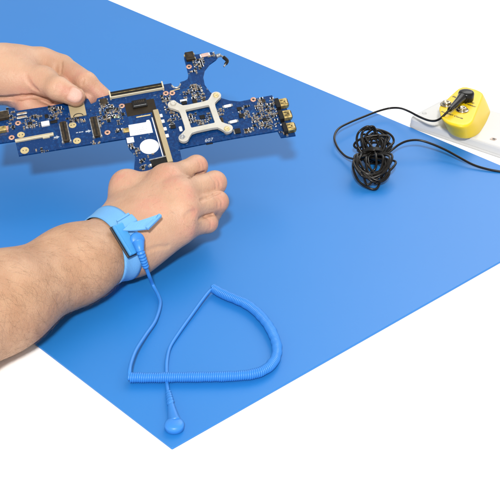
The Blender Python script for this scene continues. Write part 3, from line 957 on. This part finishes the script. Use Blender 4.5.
# stickers with illegible grey print
def sticker(name, pts, h=0.00012):
    bm = bmesh.new()
    q_ = [b2(*p) for p in pts]
    t_ = [bm.verts.new((p.x, p.y, h)) for p in q_]; b_ = [bm.verts.new((p.x, p.y, 0.00001)) for p in q_]
    bm.faces.new(t_)
    for i in range(len(q_)):
        j = (i + 1) % len(q_); bm.faces.new((t_[i], t_[j], b_[j], b_[i]))
    bmesh.ops.recalc_face_normals(bm, faces=bm.faces[:])
    return obj(name, bm, M_lab, board)
st = sticker('paper_sticker', [(128.4, 125.2), (146, 122.2), (146.6, 120.2), (149.2, 119.8), (150.6, 122.4), (153.0, 132.6), (130.2, 136.2)])
bm = bmesh.new()
for row, (px, py) in enumerate(((141.4, 127.4), (141.2, 129.6), (140.6, 131.6))):
    x, y = bl(px, py)
    for k in range(9):
        if random.random() < 0.2: continue
        add_box(bm, (x + (k - 4) * 0.00115, y, 0.00014), (random.uniform(.0005, .0009), random.uniform(.0005, .0010), 0.00003))
obj('faint_print', bm, M_ink, st)
sticker('paper_sticker', [(126.4, 138.0), (133.4, 136.9), (134.4, 142.2), (127.4, 143.4)])
disc('round_sticker', 149.4, 146.6, 8.3 * MM, M_lab, h=0.00015)
# black socket half hidden at the fingers
part('black_socket', 160.4, 163.6, 15.5, 6.5, 3.4, M_blk, rz=0.06, extra=[(0, 3.9, 3.0, 17, 1.0, 0.9, 1), (-8.6, -0.5, 1.2, 1.6, 1.6, 2.2, 2)], mats=[M_blk, M_sil, M_lab])
for px, py in ((149.6, 166.6), (150.2, 172)):
    o_ = disc('solder_post', px, py, 1.4 * MM, M_sil, h=0.0012)
# screws and notch
xs, ys = bl(175.9, 84.6)
arc = [Vector((xs + 0.0040 * math.cos(a), ys + 0.0042 * math.sin(a), 0.0003)) for a in np.linspace(math.pi * 1.02, math.pi * 1.98, 16)]
obj('notch_rim', tube_geo(arc, 0.0010, 6, 0.5), M_sil, board, True)
part('contact_strip', 175, 90.2, 9.5, 0.9, 0.5, M_goldp, rz=0.12)

# cooler bracket: square frame with four legs and ears
Q = [b2(*p) for p in ((174.2, 108), (216.2, 99), (228, 133), (182.6, 140))]
bc_ = sum(Q, Vector()) / 4
qs = sum((p - bc_).length for p in Q) / 4
ba = math.atan2((Q[1] - bc_).y, (Q[1] - bc_).x) - math.pi / 4
bmB = bmesh.new()
HB = 0.0026
Mb = Matrix.Translation((bc_.x, bc_.y, 0.0022)) @ Matrix.Rotation(ba, 4, 'Z')
ho, hi_ = 0.0158, 0.0107
def ring_pts():
    pts = []
    for s in range(4):
        R_ = Matrix.Rotation(s * math.pi / 2, 3, 'Z')
        e = qs * 0.7071
        # outer edge between two ears, concave side, then the ear
        ww = 0.0041
        ear = Vector((e, e, 0))
        dd = Vector((1, 1, 0)).normalized(); nn = Vector((-1, 1, 0)).normalized()
        st_ = [Vector((ho, -ho * 0.55, 0)), Vector((ho, ho * 0.45, 0)), Vector((ho + 0.0006, ho * 0.72, 0))]
        r_e = 0.0045
        st_.append(ear - dd * 0.0046 - nn * ww * 0.9)
        for a in np.linspace(-115, 115, 13):
            an = math.radians(a)
            st_.append(ear + (dd * math.cos(an) - nn * -math.sin(an)) * r_e)
        st_.append(ear - dd * 0.0046 + nn * ww * 0.9)
        st_.append(Vector((ho * 0.72, ho + 0.0006, 0))); st_.append(Vector((ho * 0.45, ho, 0)))
        pts += [R_ @ p for p in st_]
    return pts
op = ring_pts()
def loop_edges(pts):
    vs = [bmB.verts.new((p.x, p.y, 0)) for p in pts]
    return [bmB.edges.new((vs[k], vs[(k + 1) % len(vs)])) for k in range(len(vs))]
hole_ = [Vector((p.x, p.y, 0)) for p in round_poly([(hi_, hi_), (-hi_, hi_), (-hi_, -hi_), (hi_, -hi_)], 0.0012, 4)]
es_ = loop_edges(op) + loop_edges(hole_)
fl_ = [g for g in bmesh.ops.triangle_fill(bmB, edges=es_, use_beauty=True)['geom'] if isinstance(g, bmesh.types.BMFace)]
ex_ = bmesh.ops.extrude_face_region(bmB, geom=fl_)
bmesh.ops.translate(bmB, vec=(0, 0, HB), verts=[g for g in ex_['geom'] if isinstance(g, bmesh.types.BMVert)])
bmesh.ops.recalc_face_normals(bmB, faces=bmB.faces[:])
bmesh.ops.transform(bmB, matrix=Mb, verts=bmB.verts[:])
bracket = obj('cooler_bracket', bmB, M_brk, board)
bv = bracket.modifiers.new('rounded', 'BEVEL'); bv.width = 0.0005; bv.segments = 2; bv.limit_method = 'ANGLE'; bv.angle_limit = math.radians(50)
for k, p in enumerate(Q):
    loc = bc_ + (p - bc_).normalized() * qs
    Ms = Matrix.Translation((loc.x, loc.y, 0.0022 + HB))
    bm = bmesh.new()
    if k == 3:
        add_lathe(bm, [(0.0027, 0.0), (0.0027, 0.0005), (0.0019, 0.0005), (0.0019, 0.0001), (0.0012, 0.0001), (0.0012, 0.0007), (0, 0.0008)], 20, Ms)
        obj('screw', bm, M_sil, bracket)
    else:
        add_lathe(bm, [(0.0026, 0), (0.0026, 0.0008 if k else 0.0022), (0.0022, 0.0011 if k else 0.0026), (0.0009, 0.0011 if k else 0.0026), (0.0007, 0.0006), (0, 0.0006)], 20, Ms)
        obj('screw', bm, M_goldp if k else M_brk, bracket)
    bm = bmesh.new()
    add_lathe(bm, [(0.0028, 0.0), (0.0028, 0.0022)], 16, Matrix.Translation((loc.x, loc.y, 0)))
    obj('standoff', bm, M_sil, bracket)
# parts inside and around the bracket
part('chip', 202.4, 117.4, 4.6, 4.2, 1.2, M_blk)
part('chip', 184.2, 103.4, 4.8, 3.4, 1.6, M_blk, extra=[(0, 2.6, 0.8, 6.2, 2.0, 1.4, 1)], mats=[M_blk, M_lab])
part('chip', 194.8, 102.0, 4.0, 5.0, 1.4, M_film); part('chip', 173.0, 127.2, 4.6, 4.0, 1.4, M_blk)
part('chip', 203.8, 100.4, 3.0, 3.0, 1.2, M_brown)
part('white_component', 180.8, 129.6, 2.8, 5.6, 1.8, M_lab, bev=0.0006)
for px, py in ((227.6, 106.6), (233.2, 122.2)):
    part('white_component', px, py, 6.6, 2.9, 1.6, M_lab, rz=0.05, bev=0.0005, extra=[(-3.9, 0, 0.6, 1.4, 2.4, 1.0, 1), (3.9, 0, 0.6, 1.4, 2.4, 1.0, 1)], mats=[M_lab, M_sil])
part('chip', 239.4, 109.4, 4.2, 4.0, 1.3, M_blk, extra=[(3.2, k - 1, .4, 1.6, .6, .6, 1) for k in range(3)], mats=[M_blk, M_sil])
part('chip', 241.6, 116.2, 4.6, 4.4, 1.3, M_blk, extra=[(3.4, k - 1, .4, 1.6, .6, .6, 1) for k in range(3)], mats=[M_blk, M_sil])
part('chip', 237.6, 131.6, 5.0, 5.2, 1.6, M_blk, extra=[(-3.0, 0, 0.4, 1.2, 5, 0.8, 1)], mats=[M_blk, M_sil])
part('chip', 246.0, 131.0, 3.0, 3.4, 1.2, M_blk, extra=[(2.4, 0, 0.4, 1.4, 2.6, 0.8, 1)], mats=[M_blk, M_cap])
part('chip', 221.8, 120.4, 2.4, 6.2, 1.0, M_film)
part('chip', 268.6, 111.4, 3.4, 3.0, 1.1, M_film); part('chip', 263, 101.2, 4.2, 3.6, 1.1, M_brown); part('chip', 264.6, 120.2, 4.0, 4.6, 1.2, M_blk)
text_obj('printed_number', '607', 0.0050, Matrix.Translation((*bl(208.6, 140.2), 0.00008)), M_silk, board, shear=0.25, bold=0.00003)
part('edge_clip', 209.5, 143.2, 6.0, 1.4, 0.8, M_blk, z0=-0.0012)
# three gold ports on the right edge
e0, e1 = Vector(bl(284.0, 100.0)), Vector(bl(295.5, 135.2))
for px, py in ((283.2, 105.4), (286.8, 117.2), (290.6, 129.6)):
    pt_ = part('gold_port', px, py, 7.6, 8.6, 5.0, M_gold, bev=0.0006, extra=[(-5.2, 0, 2.6, 3.4, 10.4, 5.2, 1), (2.6, 0, 5.02, 1.0, 5.4, 0.3, 2), (-1.4, 1.7, 5.0, 2.6, 0.7, 0.2, 1), (-1.4, -1.7, 5.0, 2.6, 0.7, 0.2, 1), (0.8, 0, 5.0, 0.8, 1.6, 0.2, 1)], mats=[M_gold, M_blk, M_goldp])
    x, y = bl(px, py)
    bm = bmesh.new()
    add_box(bm, (x + 0.0040, y, 0.0026), (0.0006, 0.0064, 0.0032))
    obj('port_opening', bm, M_film, pt_)
for px, py in ((277.6, 103.4), (279.4, 112.6), (281.6, 125.0), (285.6, 134.4)):
    part('white_tab', px, py, 2.2, 1.6, 0.9, M_lab)
# arm with audio jack, crystal and a loose wire tip
part('audio_jack', 189.8, 58.0, 8.0, 9.4, 4.0, M_film, bev=0.0006, extra=[(-4.3, 2.6, 1.2, 1.0, 1.6, 1.6, 1), (4.3, -2.4, 1.2, 1.0, 1.6, 1.6, 1), (4.3, 2.8, 1.2, 1.0, 1.6, 1.6, 1), (0, 0, 4.05, 4.4, 5.2, 0.2, 2)], mats=[M_film, M_goldp, M_brown])
part('crystal', 205.0, 55.8, 7.2, 4.0, 2.0, M_pink, rz=0.06, bev=0.0006, extra=[(-4.0, 0, 0.6, 1.2, 3.6, 1.2, 1), (4.0, 0, 0.6, 1.2, 3.6, 1.2, 1)], mats=[M_pink, M_lab])
wire = [b2(216.5, 56.4, 0.0010), b2(219.5, 55.4, 0.0020), b2(222.5, 56.6, 0.0028), b2(226.4, 59.6, 0.0030), b2(227.2, 61.6, 0.0026), b2(225.6, 64.2, 0.0022), b2(224.0, 66.6, 0.0018)]
wp = catmull(wire, 4)
tip = obj('wire_tip', tube_geo(wp, 0.0011, 8, 0.7), M_sil, board, True)
obj('black_sleeve', tube_geo(wp[9:21], 0.0017, 8, 0.8), M_blk, tip, True)
obj('silver_base', tube_geo(wp[0:6], 0.0018, 8, 0.6), M_sil, tip, True)

# many tiny chip capacitors and resistors in clusters
def smd(name, body, ends, sx, sy, h, e):
    bm = bmesh.new()
    add_box(bm, (0, 0, h / 2), (sx, sy, h), bev=0.00012)
    if e:
        for d in (-1, 1):
            add_box(bm, (d * (sx + e) / 2, 0, h / 2), (e, sy * 1.04, h * 1.05), mi=1)
    return obj(name, bm, [body, ends], board)
M_capd = node_mat('dark_ceramic', (0.12, 0.085, 0.055), 0.4, scale=500)
protos = [smd('chip_capacitor', M_cap, M_sil, 0.0013, 0.0012, 0.0010, 0.0007), smd('chip_resistor', M_res, M_sil, 0.0013, 0.0011, 0.0005, 0.0006), smd('solder_pad', M_sil, M_sil, 0.0014, 0.0009, 0.0004, 0),
          smd('dark_capacitor', M_capd, M_sil, 0.0018, 0.0015, 0.0012, 0.0008), smd('chip_diode', M_blk, M_lab, 0.0017, 0.0013, 0.0009, 0.0006), smd('ferrite_bead', M_blk, M_sil, 0.0022, 0.0018, 0.0011, 0.0005)]
clusters = [((32, 121), (9, 5), 24), ((29, 127), (5, 2.2), 8), ((12, 122), (4, 8), 12), ((56, 112), (6, 5), 22), ((53, 117), (5, 2.5), 10), ((10, 112), (3.4, 3), 6), ((76, 120.5), (9, 1.6), 16), ((106, 113), (5.5, 8), 30), ((116, 112), (5.5, 5.5), 18), ((120, 124), (3.5, 8), 12), ((101, 121), (2.5, 6), 8),
            ((40, 151.5), (8, 1.2), 5), ((95, 143), (6, 1.2), 4), ((138, 140), (7, 2), 9), ((131, 147), (1.6, 3.5), 6), ((137, 152), (2, 3), 8), ((143, 165), (3, 5), 9), ((151, 155), (4, 1.6), 6), ((169, 108), (4, 7), 14), ((166, 100), (5, 3.5), 12), ((176, 119), (4.5, 5), 10), ((171, 122), (2, 5), 6),
            ((196, 91), (6, 6), 30), ((186, 95), (4, 3), 6), ((199, 98), (6, 2), 9), ((192, 118), (3.0, 5), 14), ((203, 123), (6, 2.4), 12), ((208, 117), (2.5, 4), 6), ((198, 64), (5.5, 4.5), 22), ((194, 71), (3.5, 1.6), 5), ((212, 55), (2.4, 1.6), 4), ((220.5, 113), (1.8, 4), 8),
            ((244, 112), (5, 6), 14), ((265, 103), (8, 4.5), 22), ((262, 114), (8, 7), 34), ((273, 117), (4, 9), 22), ((266, 125), (6, 3), 14), ((249, 131), (4, 2.4), 8), ((256, 122), (4, 5), 10), ((283, 134), (2.5, 1.2), 3)]
used = {k: 0 for k in range(6)}
placed = []
first = [True] * 6
spots = [(cl, k) for cl in clusters for k in range(cl[2])]
random.shuffle(spots)
for ((cx, cy), (rx, ry), n), k in spots:
    if True:
        for _try in range(20):
            px = cx + random.uniform(-rx, rx); py = cy + random.uniform(-ry, ry)
            x, y = bl(px, py)
            x = round(x / 0.00225) * 0.00225 + random.uniform(-1, 1) * 0.0002; y = round(y / 0.0021) * 0.0021 + random.uniform(-1, 1) * 0.0002
            if all((x - a) ** 2 + (y - b) ** 2 > 0.0018 ** 2 for a, b in placed): break
        else: continue
        if (px - 149.4) ** 2 + ((py - 146.6) * 1.25) ** 2 < 110 or (127 < px < 155 and 118.5 < py < 137.5 and py > 152 - px * 0.21) or (125.5 < px < 135.5 and 136 < py < 144.5): continue
        placed.append((x, y))
        t = random.choices(range(6), (5, 4, 2.5, 4, 2, 2.2))[0]
        if used[t] >= 99: t = min(used, key=used.get)
        used[t] += 1
        o = protos[t] if first[t] else protos[t].copy()
        if not first[t]:
            C.objects.link(o); o.parent = board
        first[t] = False
        o.location = (x, y, 0.00002)
        o.rotation_euler = (0, 0, (math.pi / 2 if (int(cx * 7) + int(x / 0.0045)) % 2 else 0) if random.random() < 0.9 else math.pi / 4)
        s = random.uniform(0.8, 1.2)
        o.scale = (s, s, s)

# fine traces and plated through-holes across the board
pol = [(p.x, p.y) for p in ol]
def inside(x, y):
    c = False
    for i in range(len(pol)):
        (x1, y1), (x2, y2) = pol[i - 1], pol[i]
        if (y1 > y) != (y2 > y) and x < (x2 - x1) * (y - y1) / (y2 - y1) + x1: c = not c
    return c
bx0, bx1 = min(p[0] for p in pol), max(p[0] for p in pol); by0, by1 = min(p[1] for p in pol), max(p[1] for p in pol)
TV, TF, vias = [], [], []
def strip_seg(a, b, wd, z):
    d = Vector((b[0] - a[0], b[1] - a[1], 0))
    if d.length < 1e-6: return
    n_ = Vector((-d.y, d.x, 0)).normalized() * wd / 2
    A, Bq = Vector((a[0], a[1], z)), Vector((b[0], b[1], z))
    k = len(TV)
    TV.extend([A - n_, Bq - n_, Bq + n_, A + n_]); TF.append((k, k + 1, k + 2, k + 3))
lvl = 0
for g in range(120):
    x, y = random.uniform(bx0, bx1), random.uniform(by0, by1)
    a0 = random.choice((0, 2, 4, 6)) * math.pi / 4
    legs = []
    a = a0
    for k in range(random.choice((2, 3))):
        legs.append((a, random.uniform(0.003, 0.014))); a += random.choice((-1, 1)) * math.pi / 4
    for m in range(random.choice((1, 2, 3, 4, 5))):
        off = m * 0.00062
        cx, cy = x - math.sin(a0) * off, y + math.cos(a0) * off
        ok = True; pts_ = [(cx, cy)]
        for a, L_ in legs:
            cx += math.cos(a) * L_; cy += math.sin(a) * L_; pts_.append((cx, cy))
        if not all(inside(*p) for p in pts_): continue
        lvl += 1
        for p, q_ in zip(pts_, pts_[1:]): strip_seg(p, q_, 0.00022, 0.000020 + (lvl % 60) * 0.0000004)
        vias.append(pts_[-1]); 
        if random.random() < 0.4: vias.append(pts_[0])
M_trace = node_mat('covered_copper', (0.006, 0.062, 0.20), 0.35, scale=200, spec=0.3)
tr = obj('copper_trace', (TV, TF), M_trace, board); tr['kind'] = 'stuff'
bm = bmesh.new()
tx_, ty_ = bl(208.6, 140.2)
for x, y in vias:
    if abs(x - tx_) < 0.009 and abs(y - ty_) < 0.005: continue
    add_lathe(bm, [(0.00030, 0.00005), (0, 0.000052)], 8, Matrix.Translation((x, y, 0)))
vi = obj('plated_hole', bm, M_sil, board); vi['kind'] = 'stuff'

# ------------------------------------------------------------------ power strip
ZT = 0.0095
M_strip = node_mat('off_white_plastic', (0.52, 0.52, 0.515), 0.4, col2=(0.507, 0.507, 0.505), scale=20)
sa, sb = P(408.5, 117.2, ZT), P(500, 147.6, ZT)
sd = (sb - sa).normalized(); sp = Vector((-sd.y, sd.x, 0))
wS = (P(489, 108.5, ZT) - sa).dot(sp)
SM = frame(Vector((sa.x, sa.y, -0.0016)), sd, (0, 0, 1))
strip = thing('power_strip', 'white power strip with rounded end lying on the white surface beyond the mat', 'power strip', SM)
HS = ZT + 0.0016
def strip_ring(ins, z):
    q = [(-0.001 + ins, ins), (0.42 - ins, ins), (0.42 - ins, wS - ins), (0.001 + ins, wS - ins)]
    r_ = max(0.019 - ins, 0.002)
    return [Vector((p.x, p.y, z)) for p in round_poly(q, [0.008, r_, r_, 0.016], 8)]
obj('base', loft_geo([strip_ring(0.0012, 0.0001), strip_ring(0.0, 0.0012), strip_ring(0.0, HS * 0.30)]), M_strip, strip)
obj('cover', loft_geo([strip_ring(0.0003, HS * 0.30 + 0.0001), strip_ring(0.0006, HS - 0.0022), strip_ring(0.0012, HS - 0.0008), strip_ring(0.0026, HS - 0.0001), strip_ring(0.004, HS)]), M_strip, strip)
def sl2(px, py):
    p = SM.inverted() @ P(px, py, ZT); return p.x, p.y
M_dk = node_mat('dark_slot', (0.05, 0.045, 0.04), 0.5)
x, y = sl2(424.5, 113.4)
bm = bmesh.new(); add_lathe(bm, [(0.0024, HS), (0.0024, HS + 0.0003), (0.0017, HS + 0.0003), (0.0014, HS + 0.0001), (0, HS + 0.0001)], 18, Matrix.Translation((x, y, 0))); obj('screw_cap', bm, node_mat('grey_screw', (0.42, 0.42, 0.42), 0.4), strip)
x, y = sl2(493.3, 139.2)
bm = bmesh.new(); add_box(bm, (x, y, HS + 0.0002), (0.0052, 0.0050, 0.0008), bev=0.0003); o = obj('indicator', bm, node_mat('tan_lens', (0.45, 0.36, 0.30), 0.3), strip)
bm = bmesh.new(); add_box(bm, (x + 0.0008, y - 0.0004, HS + 0.0007), (0.0024, 0.0022, 0.0004)); obj('dark_slot', bm, M_dk, o)

# ------------------------------------------------------------------ yellow earthing plug
M_yel = node_mat('yellow_plastic', (0.70, 0.49, 0.004), 0.38, col2=(0.68, 0.475, 0.004), scale=30, bump=0.06, bscale=900)
ZP = ZT + 0.0185
top_px = [(438.2, 106.5), (440.6, 117.5), (446.5, 122.5), (463.5, 127), (472.5, 122.5), (484, 93), (478, 89.2), (464.5, 85.6), (458.5, 87.8)]
base_px = [(444, 116), (447.5, 131), (453, 136.4), (466.5, 140), (478.6, 135), (486.5, 122.5), (491.5, 110.5), (484, 104), (470, 100), (452, 102)]
ctop = sum((P(x, y, ZP) for x, y in top_px), Vector()) / len(top_px)
plug_M = frame(Vector((ctop.x, ctop.y, ZT + 0.0001)), sd, (0, 0, 1))
plug = thing('earthing_plug', 'chunky yellow earthing plug with metal press studs sitting on the white power strip', 'plug', plug_M)
PI_ = plug_M.inverted()
def radial(poly, c, n=72):
    out = []
    m = len(poly)
    for k in range(n):
        a = 2 * math.pi * k / n
        d = Vector((math.cos(a), math.sin(a)))
        best = 0
        for i in range(m):
            p, q_ = poly[i] - c, poly[(i + 1) % m] - c
            e = q_ - p
            den = d.x * e.y - d.y * e.x
            if abs(den) < 1e-12: continue
            t = (p.x * e.y - p.y * e.x) / den
            u = (p.x * d.y - p.y * d.x) / den
            if t > 0 and -1e-6 <= u <= 1 + 1e-6: best = max(best, t)
        out.append(c + d * best)
    return out
tp_ = round_poly([(PI_ @ P(x, y, ZP)).xy for x, y in top_px], 0.007, 6)
bp2 = round_poly([(PI_ @ P(x, y, ZT)).xy for x, y in base_px], 0.009, 6)
ct = sum(tp_, Vector((0, 0))) / len(tp_); cb_ = sum(bp2, Vector((0, 0))) / len(bp2)
rt, rb_ = radial(tp_, ct), radial(bp2, cb_)
hP = ZP - ZT
rings = []
for s, ins, z in ((0.0, 0.985, 0.0), (0.06, 1.0, 0.06), (0.30, 1.0, 0.34), (0.62, 1.0, 0.64), (0.90, 1.0, 0.86), (0.96, 0.99, 0.93), (1.0, 0.965, 0.975), (1.0, 0.93, 0.995), (1.0, 0.87, 1.0)):
    cc = cb_.lerp(ct, s)
    rings.append([Vector((*(cc + (b.lerp(a, s) - cc) * ins), z * hP)) for a, b in zip(rt, rb_)])
o = obj('plug_body', loft_geo(rings), M_yel, plug, True)
o.modifiers.new('edges', 'EDGE_SPLIT').split_angle = math.radians(50)
M_stud = node_mat('nickel_stud', (0.60, 0.53, 0.40), 0.2, 1.0, col2=(0.30, 0.25, 0.17), scale=350)
def pl2(px, py):
    p = PI_ @ P(px, py, ZP); return p.x, p.y
for px, py in ((446.4, 105.0), (462.2, 110.6)):
    x, y = pl2(px, py)
    bm = bmesh.new()
    add_lathe(bm, [(0.0062, 0), (0.0064, 0.0006), (0.0058, 0.0012), (0.0049, 0.0010), (0.0040, 0.0011), (0.0041, 0.0022), (0.0042, 0.0030), (0.0034, 0.0037), (0.0020, 0.0036), (0.0013, 0.0029), (0, 0.0028)], 28, Matrix.Translation((x, y, hP)))
    obj('press_stud', bm, M_stud, plug)
M_print = node_mat('black_print', (0.02, 0.018, 0.012), 0.5)
def plug_text(body, pxa, pxb, size):
    a, b = Vector((*pl2(*pxa), 0)), Vector((*pl2(*pxb), 0))
    d = (b - a)
    T = Matrix.Translation((*((a + b) / 2).xy, hP + 0.00004)) @ Matrix.Rotation(math.atan2(d.y, d.x), 4, 'Z')
    t = text_obj('printed_text', body, size, T, M_print, plug, bold=0.00013)
    wd = max(v.co.x for v in t.data.vertices) - min(v.co.x for v in t.data.vertices)
    k = d.length / wd
    for v in t.data.vertices: v.co.x *= k
plug_text('Earthing Plug', (452.5, 96.4), (474.2, 103.4), 0.0042)
plug_text('1M Resistor', (459.6, 101.6), (475.6, 107.0), 0.0038)
plug_text('For ESD Cords', (441.2, 111.6), (463.0, 118.8), 0.0036)

# ------------------------------------------------------------------ black grounding cable
M_bcab = node_mat('black_cable', (0.006, 0.0055, 0.005), 0.26, col2=(0.010, 0.008, 0.006), scale=200, spec=0.22)
kc = P(373, 163.5, 0)
gc = thing('grounding_cable', 'thin black cable bundled in loops on the mat and snapped onto the yellow plug', 'cable', Matrix.Translation(kc))
GI = gc.matrix_world.inverted()
zs = ZP + 0.0075
sc_ = P(466.2, 93.8, zs)
bm = bmesh.new()
add_lathe(bm, [(0, -0.0068), (0.0066, -0.0068), (0.0076, -0.0058), (0.0078, 0.0006), (0.0070, 0.0022), (0.0050, 0.0029), (0, 0.0031)], 32, GI @ Matrix.Translation(sc_))
obj('snap_connector', bm, M_bcab, gc)
b1 = [P(462.0, 97.4, zs - 0.001), P(456, 103.4, zs - 0.0014), P(449.4, 109.8, zs - 0.0018)]
bp_ = catmull(b1, 10)
obj('strain_relief', local(tube_geo(bp_, [0.0048 - 0.0026 * (i / (len(bp_) - 1)) ** 0.7 for i in range(len(bp_))], 14), GI), M_bcab, gc, True)
left = [P(450, 109.2, zs - 0.001), P(445, 114.2, 0.030), P(440.5, 118.4, 0.026), P(435, 120.8, 0.022), P(428, 120.2, 0.019), P(419, 116.6, 0.0172), P(409, 111.4, 0.0165), P(400, 108.2, 0.013), P(390, 108.2, 0.010), P(378, 111.2, 0.009), P(364, 116.6, 0.009), P(350, 122.4, 0.010), P(339, 128.4, 0.010), P(334.4, 136.4, 0.009), P(336.4, 145, 0.007), P(341.5, 152.5, 0.005), P(348, 157.4, 0.006), P(358, 159.4, 0.010)]
right = [P(384, 156, 0.012), P(391.5, 150.4, 0.010), P(399, 144.6, 0.012), P(408, 140.8, 0.014), P(419, 140.2, 0.014), P(431, 143.6, 0.012), P(445, 149.6, 0.009), P(459, 157.2, 0.006), P(473, 164.6, 0.003), P(487, 169, 0.0016), P(503, 172, 0.0008), P(540, 178, -0.0008), P(600, 182, -0.0008)]
loops = []
for i in range(13):
    # far loop leaning up and back, then near loop sagging toward the camera
    Lu = random.uniform(0.021, 0.036); au = random.uniform(0.007, 0.0150)
    tl = random.uniform(0.30, 0.75); sx = random.uniform(-0.004, 0.005)
    wv_ = Vector((random.uniform(-0.06, 0.10), math.cos(tl), math.sin(tl)))
    z0 = random.uniform(0.003, 0.009)
    for t in np.linspace(0.0, 2 * math.pi, 9)[:-1]:
        loops.append(kc + Vector((sx + 0.002, -0.002, z0)) + wv_ * (Lu * (1 - math.cos(t)) / 2) + Vector((1, 0, 0)) * (au * 1.25 * math.sin(t) * math.sin(t / 2) ** 0.8) + Vector(rng.normal(0, 0.0018, 3)))
    Ll = random.uniform(0.030, 0.050); al = random.uniform(0.008, 0.0170)
    zz = random.uniform(0.0, 0.010)
    sx = random.uniform(-0.005, 0.004)
    for t in np.linspace(0.0, 2 * math.pi, 9)[:-1]:
        f = (1 - math.cos(t)) / 2
        zt = z0 * (1 - f) + zz * f + 0.012 * math.sin(f * math.pi) * random.uniform(0.5, 1.0) + 0.0016
        loops.append(kc + Vector((sx - 0.001 - f * 0.002, -0.002 - Ll * f, max(zt, 0.0016))) - Vector((1, 0, 0)) * (al * 1.25 * math.sin(t) * math.sin(t / 2) ** 0.8) + Vector((*rng.normal(0, 0.0020, 2), 0)))
cab = [p for p in left] + loops + right
cp = catmull(cab, 7)
for p in cp:
    if p.z < 0.0013 and p.x < 0.2: p.z = 0.0013
obj('cable', local(tube_geo(cp, 0.00110, 8), GI), M_bcab, gc, True)
tie = [kc + Vector((0.0095 * math.cos(a), -0.003 + 0.0015 * math.sin(3 * a) + k * 0.0022, 0.0085 + 0.0075 * math.sin(a))) for k in range(3) for a in np.linspace(0, 2 * math.pi, 14)[:-1]]
obj('cable_wrap', local(tube_geo(catmull(tie, 4), 0.00125, 8), GI), M_bcab, gc, True)
